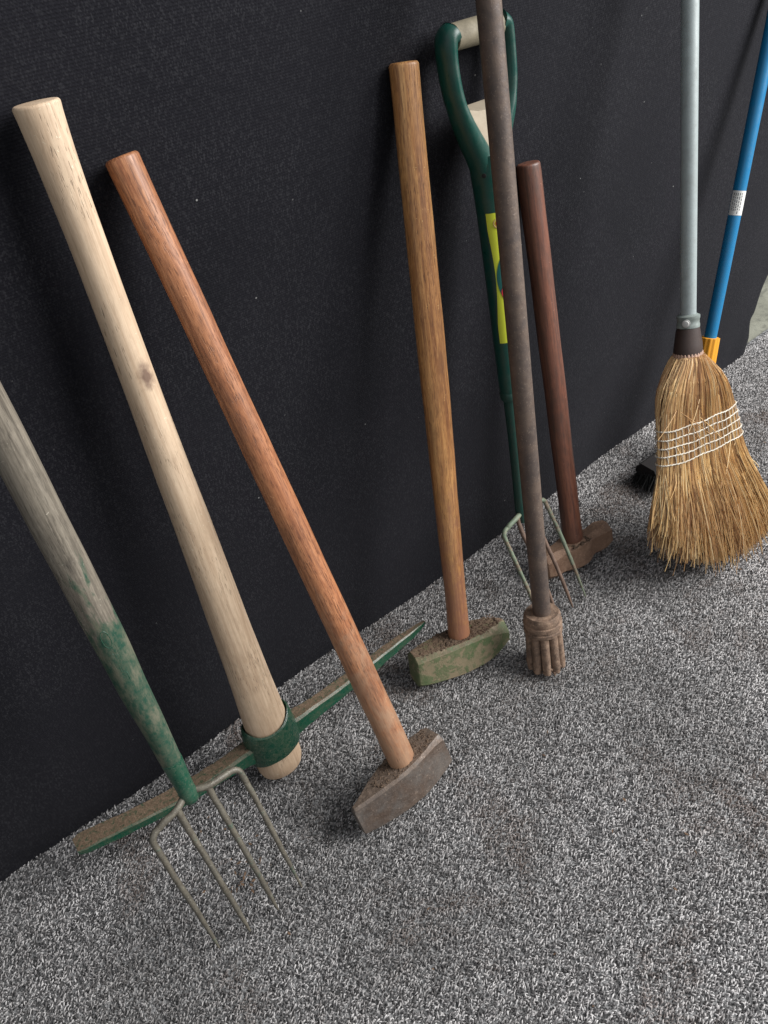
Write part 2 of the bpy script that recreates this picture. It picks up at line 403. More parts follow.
m_clamp = plastic('grey_clamp', (.20,.235,.22), .5, .3, dust=(.10,.10,.08), dustamt=.4)
m_zinc = plastic('zinc_screw', (.45,.45,.43), .35, .2)
m_cap = plastic('brown_sleeve', (.035,.020,.016), .5, .3, dust=(.07,.045,.035), dustamt=.35)
m_blue = plastic('blue_pole', (.005,.165,.36), .30, .12, dust=(.06,.19,.30), dustamt=.2)
m_white = plastic('white_sticker', (.66,.66,.63), .5, .12)
m_ink = plastic('grey_ink', (.14,.14,.15), .6, .05)
m_amber = plastic('amber_plastic', (.75,.32,.02), .4, .15)
m_blackb = plastic('black_bristle_and_hole', (.012,.012,.012), .8, .1)
m_thread = plastic('white_twine', (.62,.58,.50), .85, .45, dust=(.35,.27,.17), dustamt=.35)
m_straw_shade = plastic('shaded_straw_core', (.12,.065,.025), .9, .4)  # dark brown paints the shade seen in gaps between straws

# ------------------------------------------------------------------ hammer heads
def chamfer_ring(x, w, h, c, zc, n=5):
    """octagonal section in the local YZ plane; (w along y, h along z)"""
    a, b = w/2, h/2; c = min(c, a*.9, b*.9)
    corners = [(-a, -b+c), (-a, b-c), (-a+c, b), (a-c, b), (a, b-c), (a, -b+c), (a-c, -b), (-a+c, -b)]
    pts = []
    for i in range(8):
        p, q = corners[i], corners[(i+1) % 8]
        for k in range(n):
            t = k/n; pts.append((x, p[0]+(q[0]-p[0])*t, zc+p[1]+(q[1]-p[1])*t))
    return pts
def head_mesh(stations, n=36, amp=.0006, seed=0):
    mb = MB(); st = dense(stations, n)
    # rounded striking faces
    e0, e1 = st[0], st[-1]
    def shrink(s, dx, k): return (s[0]+dx, s[1]*k, s[2]*k, s[3]*k, s[4])
    st = [shrink(e0, -.003, .55), shrink(e0, -.0022, .86), shrink(e0, -.0008, .97)] + st + [shrink(e1, .0008, .97), shrink(e1, .0022, .86), shrink(e1, .003, .55)]
    mb.rings([[jig(p, amp, 130, seed) for p in chamfer_ring(*s)] for s in st])
    return mb
def handle_mesh(st, n=44, seg=90, amp=.0007, seed=0, endround=.004):
    mb = MB(); d = dense(st, seg)
    z1 = d[-1][0]; top = d[-1]
    d = [s for s in d if s[0] < z1-endround]
    for k in range(6):
        a = k/5*PI/2; q = 1 - (1-math.cos(a))*endround/top[1]
        d.append((z1-endround*(1-math.sin(a)), top[1]*q, top[2]*q) + tuple(top[3:]))
    d.append((z1+.0003, top[1]*.5, top[2]*.5) + tuple(top[3:]))
    mb.lathe(d, n, amp=amp, freq=14, seed=seed)
    return mb
def lumps(spots, mat, root, name, seed):
    """soil crumbs caked onto a head"""
    rnd_ = random.Random(seed); mb = MB()
    for (x0, x1, y0, y1, z, n, s) in spots:
        for _ in range(n):
            cx, cy = rnd_.uniform(x0, x1), rnd_.uniform(y0, y1); r = s*rnd_.uniform(.35, 1)
            rs = []
            for t in (-.5, .1, .6, .95):
                q = math.sqrt(max(0, 1-t*t*.98))*r
                rs.append([jig((cx+q*1.3*math.cos(2*PI*j/7), cy+q*math.sin(2*PI*j/7), z+t*r*.7), r*.5, 400, cx*99) for j in range(7)])
            mb.rings(rs)
    return mb.build(name, mat, root)
M = Mat('caked_soil'); n1 = M.noise(500, 4, .7)
M.set(Base_Color=M.ramp(n1, [(.3, (.055,.036,.024)), (.55, (.125,.083,.055)), (.75, (.21,.145,.10))]), Roughness=1); M.bump(n1, .8, .002)
m_soil = M.m

# ------------------------------------------------------------------ pickaxe
# tool frame: origin at the foot, z up the handle, x along the head
mt = frame((.276, -.137, .012), (.269, -.034, .926), (1, -.06, 0))
pick = thing('pickaxe', 'pickaxe with pale unvarnished wooden handle and glossy green head', 'pickaxe', mt)
L = (Vector((.269, -.034, .926))-Vector((.276, -.137, .012))).length
hst = [(0, .0325, .025), (.012, .0355, .028), (.06, .0345, .0270), (.10, .0325, .0255), (.20, .0285, .023), (.35, .0245, .021), (.50, .0215, .0195), (.65, .0185, .0180), (.80, .0178, .0172), (.87, .0188, .0175), (.905, .0204, .0182), (L, .0214, .0185)]
part(handle_mesh(hst, seed=1, endround=.003), 'handle', m_pickwood, pick)
# eye (collar) round the handle
mb = MB(); out = []
EYE = [(.042, .0370, .030), (.044, .0400, .0335), (.052, .0412, .0350), (.068, .0405, .0345), (.088, .0390, .0335), (.102, .0372, .0315), (.1040, .0350, .0290), (.098, .0335, .0275)]
mb.lathe(EYE, 48, amp=.0012, freq=40, seed=2)
for v_ in mb.v:
    a_ = math.atan2(v_.y, v_.x); k_ = math.cos(a_)**2; up_ = (v_.z-.073)/.031
    v_.z += up_*(.006*k_**3 - .004*(1-k_)) + .003*math.cos(a_)
    v_.x *= 1+.05*k_**4*(1-up_*up_)
head = part(mb, 'pick_head', m_eye, pick)
def arm(sgn, stations, name):
    mb = MB(); rs = []
    for (x, w, h, y, z) in dense(stations, 26):
        rs.append([jig((sgn*x, y+p[1], p[2]), .0012, 55, 3) for p in chamfer_ring(0, w, h, min(w, h)*.14, z, 4)])
    mb.rings(rs); return part(mb, name, m_greensteel, head)
arm(-1, [(.030, .030, .034, .0, .062), (.07, .026, .024, .002, .062), (.15, .030, .018, .010, .058), (.22, .029, .016, .016, .066), (.265, .032, .013, .022, .071), (.284, .031, .010, .024, .074), (.293, .024, .007, .024, .0755)], 'chisel_blade')
arm(1, [(.030, .030, .036, .0, .062), (.07, .024, .027, 0, .064), (.15, .021, .023, .002, .066), (.24, .016, .018, .006, .070), (.290, .010, .012, .010, .070), (.308, .004, .004, .012, .070)], 'pick_point')

# ------------------------------------------------------------------ sledge hammers
def hammer(label, cat, base, top, hint, hst, hmat, headst, headmat, hoff, group, seed, length, soil=None, name='sledgehammer'):
    z = (Vector(top)-Vector(base)).normalized(); H = headst[0]
    o = Vector(base) - z*hoff
    mtx = frame(o, top, hint)
    root = thing(name, label, cat, mtx, group)
    part(handle_mesh(hst, seed=seed), 'handle', hmat, root)
    hd = part(head_mesh(headst, seed=seed), 'hammer_head', headmat, root, sharp=24)
    if soil: lumps(soil, m_soil, hd, 'caked_dirt', seed)
    return root
G = 'sledgehammers standing on their heads against the black wall'
def LL(a, b, h): return (Vector(a)-Vector(b)).length + h
b_, t_ = (.389,-.292,.070), (.336,-.024,.862); l_ = LL(b_, t_, .052)
hammer('sledgehammer with orange-brown handle and bare worn steel wedge head, beside the pale pickaxe', 'sledgehammer', b_, t_, (1, .03, 0),
    [(.02, .0185, .0165), (.06, .0197, .0178), (.12, .0198, .0178), (.30, .0190, .0172), (.5, .0178, .0164), (.7, .0170, .0155), (l_-.05, .0170, .0152), (l_, .0176, .0158)], m_orange,
    [(-.097, .010, .052, .003, .026), (-.080, .021, .056, .004, .025), (-.05, .038, .060, .004, .025), (-.02, .050, .062, .004, .025), (.01, .052, .062, .004, .025), (.04, .046, .061, .005, .025), (.062, .042, .058, .007, .025)],
    m_head_rust, .052, G, 2, l_, soil=[(-.055, .055, -.015, .015, .0555, 260, .0015), (-.03, .03, -.02, .02, .056, 160, .0020)])
b_, t_ = (.618,-.180,.060), (.706,-.024,.872); l_ = LL(b_, t_, .054)
hammer('sledgehammer with golden-brown handle and faded green head caked with soil on top', 'sledgehammer', b_, t_, (.183,-.043,0),
    [(.02, .0185, .0165), (.06, .0182, .0165), (.15, .0170, .0160), (.30, .0184, .0166), (.5, .0200, .0175), (.7, .0190, .0172), (l_-.05, .0180, .0165), (l_, .0182, .0165)], m_golden,
    [(-.088, .036, .060, .009, .024), (-.072, .043, .063, .008, .024), (-.03, .053, .064, .006, .024), (.0, .055, .064, .005, .024), (.04, .053, .062, .007, .025), (.067, .047, .056, .013, .026), (.084, .038, .046, .016, .027)],
    m_head_green, .054, G, 3, l_, soil=[(-.078, .074, -.017, .017, .0556, 420, .0016), (-.045, .045, -.022, .022, .0562, 260, .0022), (-.03, .03, -.022, .022, .0565, 60, .0035)])
b_, t_ = (.934,-.163,.054), (.934,-.024,.699); l_ = LL(b_, t_, .046)
hammer('short sledgehammer with dark red-brown handle and rusty brown head, behind the forked tines', 'sledgehammer', b_, t_, (.124,-.022,0),
    [(.02, .0190, .0175), (.06, .0190, .0175), (.15, .0182, .0172), (.30, .0184, .0172), (.5, .0184, .0172), (l_-.03, .0182, .0170), (l_, .0176, .0165)], m_redwood,
    [(-.074, .036, .050, .011, .022), (-.058, .042, .054, .011, .022), (-.035, .040, .052, .008, .022), (-.012, .050, .054, .006, .021), (.014, .050, .054, .006, .021), (.034, .036, .050, .009, .021), (.058, .042, .054, .011, .022), (.078, .036, .048, .012, .022)],
    m_head_brown, .046, G, 4, l_, soil=[(-.02, .02, -.028, -.010, .047, 40, .003)])

# ------------------------------------------------------------------ forks
def world_local(mtx, pts): 
    inv = mtx.inverted(); return [inv @ Vector(p) for p in pts]
def bez(pts, n=20):
    """Catmull-Rom through points"""
    pts = [Vector(p) for p in pts]; out = []
    for i in range(len(pts)-1):
        p0 = pts[max(i-1, 0)]; p1 = pts[i]; p2 = pts[i+1]; p3 = pts[min(i+2, len(pts)-1)]
        for k in range(n):
            t = k/n
            out.append(.5*((2*p1)+(-p0+p2)*t+(2*p0-5*p1+4*p2-p3)*t*t+(-p0+3*p1-3*p2+p3)*t**3))
    out.append(pts[-1]); return out
def fork_tines(root, mtx, tips, shoulders, centre, mats, r=.0042, seed=0):
    """outer tines run from the shoulder bend, inner ones from the crossbar"""
    c = Vector(centre); zup = mtx.to_3x3() @ Vector((0,0,1))
    names = 'tine'
    sh = [Vector(s) for s in shoulders]; tp = [Vector(t) for t in tips]
    # crossbar
    inw = (c-sh[0]).normalized()*.012
    pts = [sh[0]+inw+zup*.002, sh[0].lerp(sh[1], .5)+zup*.006, sh[1]+zup*.009, c+zup*.008, sh[2]+zup*.009, sh[2].lerp(sh[3], .5)+zup*.006, sh[3]+(c-sh[3]).normalized()*.012+zup*.002]
    mb = MB(); mb.tube(world_local(mtx, bez(pts, 8)), r*1.15, 10, amp=.0004, seed=seed)
    part(mb, 'crossbar', mats[0], root)
    for i in range(4):
        s, t = sh[i], tp[i]; d = t-s
        start = s + (zup*.008 if i in (1, 2) else Vector((0,0,0)))
        bow = Vector((0, -.003, .0015))
        out = (sh[3]-sh[0]).normalized()*(-.0012 if i == 0 else .0012 if i == 3 else 0)
        inw = (c-s).normalized()
        pts = ([s+inw*.014+zup*.003, s+inw*.005+zup*.0010, s+d*.022] if i in (0, 3) else [start]) + [s+d*.07+out*.8, s+d*.30+bow*.6+out, s+d*.62+bow, t]
        p = bez(pts, 10); m_ = len(p)
        rad = [r*(1.12-.28*(k/m_)) if k < m_*.84 else r*(.885-.60*((k-m_*.84)/(m_*.16))) for k in range(m_)]
        mb = MB(); mb.tube(world_local(mtx, p), rad, 10, amp=.0006, seed=seed+i)
        part(mb, 'tine', mats[1+i], root, sharp=60)

S1 = (.119,-.214,.200); T1 = (.121,-.030,.95)
mt = frame(S1, T1, (1, 0, 0)); L1 = (Vector(T1)-Vector(S1)).length
fork = thing('garden_fork', 'garden fork with weathered grey handle, scuffed green socket and four thin tines', 'garden fork', mt, 'garden forks')
hst = [(.03, .0105, .0105), (.07, .0126, .0126), (.10, .0136, .0136), (.13, .0148, .0148), (.18, .0164, .0164), (.26, .0180, .0180), (.34, .0184, .0184), (.5, .0184, .0184), (.65, .018, .018), (L1-.02, .0175, .0175)]
hd = part(handle_mesh(hst, seed=5, amp=.0012), 'handle', m_greywood, fork)
mb = MB(); mb.lathe([(-.006, .006, .006), (-.004, .0095, .009), (.002, .0112, .011), (.012, .0116, .0113), (.014, .0110, .0108), (.03, .0116, .0114), (.06, .0128, .0127), (.066, .0131, .0130), (.0665, .0122, .0122)], 32, amp=.0006, freq=60)
part(mb, 'socket', m_socket1, fork)
def wrap(pts, rad=.00055):
    out = []
    for (w, z_) in pts:
        rr = interp(hst, z_)[0]-.0001; th = -PI/2-.25+w/rr; out.append((rr*math.cos(th), rr*math.sin(th), z_))
    b = MB(); b.tube(out, rad, 6); return b
part(wrap([(.0045*math.cos(2*PI*k/20)-.001, .262+.011*math.sin(2*PI*k/20)) for k in range(21)]), 'raised_mark', m_socket1, hd)
part(wrap([(-.002, .243), (.003, .240), (.0035, .232), (-.001, .228), (-.0015, .218), (.003, .214), (.0025, .204)]), 'raised_mark', m_socket1, hd)
# handle top: plain D grip, out of the frame above the photograph
mb = MB(); mb.tube([(-.05,0,L1+.05), (-.046,0,L1+.02), (-.02,0,L1-.015), (0,0,L1-.05), (.02,0,L1-.015), (.046,0,L1+.02), (.05,0,L1+.05), (.03,0,L1+.062), (-.03,0,L1+.062), (-.05,0,L1+.05)], .011, 14)
part(mb, 'grip', m_greywood, fork)
tips = [(.061,-.294,.006), (.102,-.305,.006), (.145,-.308,.006), (.186,-.305,.006)]
# shoulders at about 0.2 m above the floor
sh = [(.058,-.224,.195), (.098,-.222,.196), (.142,-.222,.197), (.184,-.221,.198)]
fork_tines(fork, mt, tips, sh, S1, [m_tine1]*5, .0041, 21)

S5 = (.815,-.138,.170); T5 = (.813,-.036,.890)
mt = frame(S5, T5, (1, 0, 0)); L5 = (Vector(T5)-Vector(S5)).length
fork2 = thing('garden_fork', 'garden fork with dark green D-shaped grip, yellow sticker and pale rusty tines', 'garden fork', mt, 'garden forks')
mb = MB(); mb.lathe(dense([(.225, .0115), (.235, .0145), (.30, .0165), (.40, .0185), (.48, .0205), (.53, .0222), (.56, .0240), (.585, .0250)], 40), 36)
shaft = part(mb, 'shaft', m_dgreen, fork2)
mb = MB(); mb.lathe([(-.01, .0075), (.0, .0095), (.02, .0100), (.08, .0095), (.16, .0098), (.215, .0108), (.2265, .0112)], 30, amp=.0004)
part(mb, 'steel_socket', m_dshaft, fork2)
mb = MB(); mb.lathe([(.226, .0144), (.228, .0152), (.238, .0156), (.240, .0146)], 30); part(mb, 'ferrule', m_dshaft, fork2)
# D grip
gz = L5 - .004
def d_arm(s):
    pts = [(s*.003, 0, .550), (s*.013, 0, .580), (s*.029, -.001, .610), (s*.041, -.002, .635), (s*.0485, -.001, .662), (s*.0510, 0, .694), (s*.0490, 0, gz-.002), (s*.040, 0, gz+.004)]
    p = bez(pts, 8); m_ = len(p); k = 1 if s < 0 else .85
    st = [(0, .019, .019), (.25, .0150, .018), (.5, .0100*k, .016), (.75, .0100*k, .016), (.88, .0120*k, .0165), (1, .0140, .0165)]
    mb = MB(); rs = []
    for i, q in enumerate(p):
        t = (p[min(i+1, m_-1)]-p[max(i-1, 0)]).normalized(); a = Vector((0,1,0)); b = t.cross(a).normalized()
        w, d = interp(st, i/(m_-1))
        rs.append([q + b*w*math.cos(2*PI*j/20) + a*d*math.sin(2*PI*j/20) for j in range(20)])
    mb.rings(rs); return mb
for s in (-1, 1): part(d_arm(s), 'grip_arm', m_dgreen, fork2)
mb = MB()
pts = [(x_, 0, gz) for x_ in (-.040, -.039, -.02, 0, .02, .039, .040)]
mb.tube(pts, [.011, .0148, .0152, .0154, .0152, .0148, .011], 28)
part(mb, 'grip_bar', m_grip, fork2)
# pale web between the arms, at the foot of the D
mb = MB(); rs = []
for k in range(13):
    z_ = .575+.062*k/12; w = interp([(.575, .008), (.595, .018), (.612, .028), (.625, .036), (.637, .041)], z_)[0]
    rs.append([(x_*w, y_, z_ + (.008*(x_*x_) if k == 12 else 0)) for x_, y_ in ((-1, -.012), (-.5, -.0125), (0, -.013), (.5, -.0125), (1, -.012), (1, .010), (0, .011), (-1, .010))])
mb.rings(rs); part(mb, 'web', m_beige, fork2, sharp=50)
mb = MB(); mb.lathe([(0, .0030), (.0012, .0030), (.0014, .002)], 14)
a_ = -PI/2-1.05
hole = part(mb, 'rivet_hole_shade', m_blackb, fork2); hole.matrix_local = Matrix.Translation((.0238*math.cos(a_), .0238*math.sin(a_), .562)) @ Matrix.Rotation(a_, 4, 'Z') @ Matrix.Rotation(PI/2, 4, 'Y')  # black disc whose colour gives the shade inside a rivet hole
def decal(poly, rad, lift, zoff=0, cx=-PI/2, na=14):
    """sheet bent round the shaft; poly: function z-> (angle0, angle1)"""
    mb = MB(); rs = []
    for (z_, a0, a1) in poly:
        r = interp(rad, z_)[0]+lift
        rs.append([(r*math.cos(a0+(a1-a0)*j/na), r*math.sin(a0+(a1-a0)*j/na), z_) for j in range(na+1)])
    mb.rings(rs, closed=False, cap=False); return mb
RAD = dense([(.225, .0115), (.235, .0145), (.30, .0165), (.40, .0185), (.48, .0205), (.53, .0222), (.56, .0240), (.585, .0250)], 40)
A = -PI/2
E0 = A-1.22
pts = [(.513-.188*k/40, E0, A+.6) for k in range(41)]
st_ = part(decal(pts, RAD, .0004, na=24), 'sticker', m_yellow, fork2)
pp = []
for k in range(31):            # dark green curve sweeping in from the right
    t = k/30; z_ = .478-.112*t; pp.append((z_, A+.6-(.6+.93)*math.sin(PI*t)**.75, A+.6))
part(decal(pp, RAD, .0008, na=20), 'green_swoosh', m_stgreen, st_)
pp = []
for k in range(25):
    t = k/24; z_ = .428-.052*t; pp.append((z_, A+.6-(.6+.68)*math.sin(PI*t)**.75, A+.6))
part(decal(pp, RAD, .0012, na=20), 'red_swoosh', m_stred, st_)
pp = []
for k in range(31):            # dark green bow eating into the left edge
    t = k/30; z_ = .500-.155*t; pp.append((z_, E0-.03, E0-.02+.24*math.sin(PI*t)**1.3))
part(decal(pp, RAD, .0008, na=8), 'green_edge', m_dshaft, st_)
for rr, mt_ in ((.0066, m_stpink), (.0040, m_stred)):
    mb = MB(); ring = []
    for k in range(29):
        a = 2*PI*k/28; z_ = .499+rr*math.sin(a); th = A-.42+rr*math.cos(a)/.0183
        r = interp(RAD, z_)[0]+.0011; ring.append(Vector((r*math.cos(th), r*math.sin(th), z_)))
    mb.tube(ring, .0006, 5)
    part(mb, 'round_emblem', mt_, st_)
tips = [(.768,-.232,.003), (.804,-.237,.003), (.840,-.242,.002), (.876,-.242,.002)]
sh = [(.760,-.146,.172), (.798,-.144,.172), (.834,-.142,.174), (.868,-.141,.178)]
fork_tines(fork2, mt, tips, sh, S5, [m_tine5, m_tine5, m_tine5b, m_tine5b, m_tine5], .0038, 31)

# ------------------------------------------------------------------ steel bar with a fluted foot
Bb, Tb = (.708,-.292,.002), (.7675,-.100,.935)
zdir = (Vector(Tb)-Vector(Bb)).normalized(); Tw = Vector(Bb)+zdir*1.36
mt = frame(Bb, Tw, (1, 0, 0))
bar = thing('post_hole_rammer', 'long round brown steel bar with a ribbed cylindrical foot, tallest dark pole', 'rammer', mt)
mb = MB(); mb.lathe([(.085, .0143), (.3, .0143), (.5, .0144), (.8, .0143), (1.1, .0144), (1.355, .0143), (1.36, .012)], 36, amp=.0005, freq=20)
part(mb, 'pole', m_rod, bar)
mb = MB(); mb.lathe([(.074, .0285), (.076, .0308), (.082, .0312), (.0835, .0292), (.0855, .0292), (.087, .0310), (.094, .0310), (.0955, .0294), (.0975, .0300), (.105, .0296), (.109, .0275), (.1105, .0265), (.1095, .0200), (.110, .0165)], 48, amp=.0006, freq=120)
part(mb, 'collar', m_mudsteel, bar)
for k in range(10):
    a = 2*PI*k/10+.15
    b0, b1 = .0225, .0258
    mb = MB(); p_ = [(b0+(b1-b0)*(1-t/8), .003+.079*t/8) for t in range(9)]
    mb.tube([(q*math.cos(a), q*math.sin(a), z_) for q, z_ in p_], [.0062]+[.0073]*8, 12, amp=.0004, seed=k)
    part(mb, 'rib', m_mudsteel, bar, sharp=60)
rr_ = random.Random(5); mb = MB()
for k in range(60):
    a = rr_.uniform(0, 2*PI); q = rr_.uniform(.018, .031); r = rr_.uniform(.0015, .0042); c_ = Vector((q*math.cos(a), q*math.sin(a), rr_.uniform(.002, .016)))
    mb.rings([[jig(c_+Vector((r*math.sqrt(1-t*t*.97)*math.cos(2*PI*j/7), r*math.sqrt(1-t*t*.97)*math.sin(2*PI*j/7), t*r)), r*.5, 350, k) for j in range(7)] for t in (-.9, -.3, .4, .9)])
mb.lathe([(.004, .021), (.010, .020), (.05, .0195), (.08, .019)], 12)
part(mb, 'caked_mud', m_mudsteel, bar)

# ------------------------------------------------------------------ corn broom
Nn = Vector((1.0997,-.2335,.3915)); Tn = Vector((1.176,-.100,.866)); zd = (Tn-Nn).normalized(); Ttop = Nn+zd*.76
mt = frame(Nn, Ttop, (math.cos(-.07), math.sin(-.07), 0))
broom = thing('corn_broom', 'straw corn broom with grey metal handle and white stitching', 'broom', mt, 'brooms')
mb = MB(); mb.lathe([(.05, .0122), (.3, .0122), (.75, .0122), (.76, .010)], 36); part(mb, 'handle', m_greytube, broom)
mb = MB(); mb.lathe([(.004, .0245, .021), (.010, .0250, .0215), (.020, .0236, .0205), (.040, .0198, .018), (.046, .0180, .0172)], 40, amp=.0006, freq=60); part(mb, 'sleeve', m_cap, broom)
mb = MB(); mb.lathe([(.046, .0165), (.0465, .0178), (.051, .0178), (.0522, .0170), (.059, .0170), (.0602, .0178), (.065, .0178), (.0655, .0160), (.067, .0140), (.0675, .0128)], 40, amp=.0003); cl = part(mb, 'clamp', m_clamp, broom)
mb = MB(); mb.lathe([(0, .0015), (.0005, .0060), (.003, .0062), (.0035, .0045), (.0055, .004), (.006, .001)], 16)
sc_ = part(mb, 'screw', m_zinc, cl); a_ = math.radians(-152)
sc_.matrix_local = Matrix.Translation((.0170*math.cos(a_), .0170*math.sin(a_), .0555)) @ Matrix.Rotation(a_, 4, 'Z') @ Matrix.Rotation(PI/2, 4, 'Y')
mb = MB()
mb.rings([[((q+.0011*(j % 4 < 2))*math.cos(2*PI*j/104), (q-.0038+.0011*(j % 4 < 2))*math.sin(2*PI*j/104), z) for j in range(104)] for z, q in ((-.009, .0236), (-.008, .0250), (-.001, .0252), (.006, .0246), (.007, .0236))])
part(mb, 'wire_binding', plastic('copper_binding', (.40,.25,.18), .6, .5, dust=(.20,.12,.09), dustamt=.4), broom)
mb = MB(); mb.lathe([(-.018, .0245, .0205), (-.015, .0265, .0222), (-.011, .0266, .0223), (-.008, .0250, .0210)], 36); part(mb, 'dark_band', m_cap, broom)

#            z      xl      xr     thickness
OUT = [(-.40, -.092, .275, .034), (-.33, -.095, .235, .036), (-.27, -.088, .200, .033), (-.20, -.076, .156, .024), (-.18, -.073, .148, .0215), (-.12, -.072, .124, .022), (-.08, -.072, .104, .026), (-.045, -.063, .078, .029), (-.022, -.046, .052, .027), (-.005, -.030, .030, .024), (.004, -.022, .022, .019)]
def outline(z): 
    return interp(OUT_D, z)
OUT_D = dense(OUT, 80)
def brush_pos(u, v, z):
    xl, xr, ty = outline(max(-.40, z))
    c = (xl+xr)/2; h = (xr-xl)/2
    # superellipse section
    e = max(0, 1-abs(u)**2.6)**.42
    return Vector((c+u*h, v*ty*e, z))
def end_z(u):
    return interp([(-1, -.262), (-.85, -.292), (-.6, -.335), (-.3, -.368), (0, -.382), (.5, -.382), (1, -.355)], u)[0]
def brush_local_to_world_z(p): return (mt @ p).z
M = Mat('broom_straw'); isl = M.n.new('ShaderNodeNewGeometry').outputs['Random Per Island']
c = M.ramp(isl, [(0, (.10,.048,.02)), (.2, (.33,.18,.07)), (.5, (.58,.365,.15)), (.8, (.76,.53,.25)), (1, (.86,.69,.41))])
zc = M.sep()[2]
c = M.mix(M.ramp(M.noise(14, 4, .6, .3, stretch=(1,1,.4)), [(.42, 0), (.65, .45)]), c, (.38,.19,.10))
M.set(Base_Color=c, Roughness=.55, Specular_IOR_Level=.4)
m_straw = M.m
rb = random.Random(11)
mb = MB()
def strand(u, v, z0, z1, r, wild, mb=mb, n=9, su=None):
    pts = []; ph1, ph2 = rb.uniform(0, 6.3), rb.uniform(0, 6.3); du = rb.gauss(0, .075)*wild; dv = rb.gauss(0, .25)*wild
    for k in range(n):
        t = k/(n-1); z = z0+(z1-z0)*t**1.5
        loose = max(0, (-.19-z)/.2)      # below the stitching the straws spread
        uu = max(-1.06, min(1.06, u+du*loose*1.3+.010*math.sin(ph1+t*7)*(wild+.3)))
        vv = v+dv*loose+.05*math.sin(ph2+t*6)*wild
        uc = max(-1, min(1, uu))
        p = brush_pos(uc, vv, z); p.x += (uu-uc)*.12
        pts.append(p)
    # nothing passes below the carpet surface
    pts = [p for p in pts if (mt @ p).z > .004]
    if len(pts) < 3: return
    m_ = len(pts)
    mb.tube(pts, [r*(1-.45*k/m_) for k in range(m_)], 4, up=Vector((0,1,0)))
for k in range(2900):
    u = rb.uniform(-1, 1); u = math.copysign(abs(u)**.85, u)
    side = -1 if rb.random() < .62 else 1
    v = side*(1-abs(rb.gauss(0, .10)))
    z1 = end_z(u)+rb.gauss(0, .008) - (0 if rb.random() > .1 else .01)
    strand(u, v, .002-rb.uniform(0, .006), z1, rb.uniform(.0006, .0014), rb.choice((.5, .9, 1.3, 2.2)), n=15)
for k in range(900):   # fill the fringe through its thickness
    u = rb.uniform(-1, 1); strand(u, rb.uniform(-.9, .9), -.20, end_z(u)+rb.gauss(0, .012), rb.uniform(.0006, .001), 1.5, n=8)
for k in range(26):    # broken, stray straws
    u = rb.uniform(-1, 1); z0 = -rb.uniform(.02, .25); L_ = rb.uniform(.03, .09)
    p = brush_pos(u, -1.05, z0); d = Vector((rb.uniform(-.7, .7), rb.uniform(-.12, -.0), -rb.uniform(.4, 1))).normalized()
    pts = [p+d*L_*t/4+Vector((0, -.002*t*(4-t)/4, 0)) for t in range(5)]
    pts = [q for q in pts if (mt @ q).z > .004]
    if len(pts) > 2: mb.tube(pts, .0006, 4)
brs = part(mb, 'bristles', m_straw, broom, smooth=False)
# inner filler body, its dark colour stands in for shade between the straws
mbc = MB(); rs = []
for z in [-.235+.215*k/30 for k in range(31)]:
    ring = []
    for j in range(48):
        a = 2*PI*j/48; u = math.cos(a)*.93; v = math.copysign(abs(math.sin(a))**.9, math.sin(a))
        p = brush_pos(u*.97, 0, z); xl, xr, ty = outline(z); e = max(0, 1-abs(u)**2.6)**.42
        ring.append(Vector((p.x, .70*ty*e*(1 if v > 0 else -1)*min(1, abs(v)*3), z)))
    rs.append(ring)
mbc.rings(rs); part(mbc, 'shaded_straw_core', m_straw_shade, brs)
# five rows of stitching
for i, zz in enumerate((-.108, -.123, -.138, -.153, -.168)):
    ms = MB(); pts = []
    for k in range(240):
        a = 2*PI*k/240; u = math.cos(a); xl, xr, ty = outline(zz)
        e = max(0, 1-abs(u)**2.6)**.42
        s_ = 1 if math.sin(a) >= 0 else -1
        wv = .0004*math.sin(k*.9+i*2)
        pts.append(Vector(((xl+xr)/2+u*((xr-xl)/2+.002), s_*(ty*e*1.04+.0018+wv), zz+.0010*math.sin(u*9+i)+.0005*math.sin(k*1.7))))
    pts.append(pts[0]); ms.tube(pts, .0011, 6)
    # diagonal returns between the rows, seen at the left end and in short ticks
    for q in range(16):
        u0 = -.95+1.9*q/15; z2 = zz-.015
        if i < 4:
            xl, xr, ty = outline(zz); e = max(0, 1-abs(u0)**2.6)**.42
            xx = (xl+xr)/2+u0*(xr-xl)/2
            ms.tube([(xx, -(ty*e*1.04+.0022), zz), (xx+.0015, -(ty*e*1.04+.0024), zz-.007), (xx+.003, -(ty*e*1.04+.0020), zz-.0145)], .00075, 5)
    part(ms, 'stitching', m_thread, broom)

# ------------------------------------------------------------------ blue-handled floor brush
Bc = Vector((1.352,-.140,.050)); Tc = Vector((1.566,-.030,.792)); zd = (Tc-Bc).normalized()
Bo = Bc - zd*.045
mt2 = frame(Bo, Bc+zd*1.2, (1, -.02, 0))
TILT = mt2.inverted().to_3x3() @ Vector((1, -.02, 0)); TILT = TILT.z/TILT.x
blue = thing('floor_brush', 'floor brush with bright blue pole and amber socket, behind the corn broom', 'broom', mt2, 'brooms')
mb = MB(); mb.lathe([(.16, .0118), (.5, .0120), (.9, .0120), (1.0, .0120), (1.01, .009)], 36); pole = part(mb, 'pole', m_blue, blue)
mb = MB()
st = []
n_ = 48
for z, r in ((.08, .021), (.12, .0205), (.257, .0170), (.2575, .0125)):
    st.append([( (r+(.0016 if j % 4 < 2 else 0))*math.cos(2*PI*j/n_), (r+(.0016 if j % 4 < 2 else 0))*math.sin(2*PI*j/n_), z) for j in range(n_)])
mb.rings(st); part(mb, 'socket', m_amber, blue)
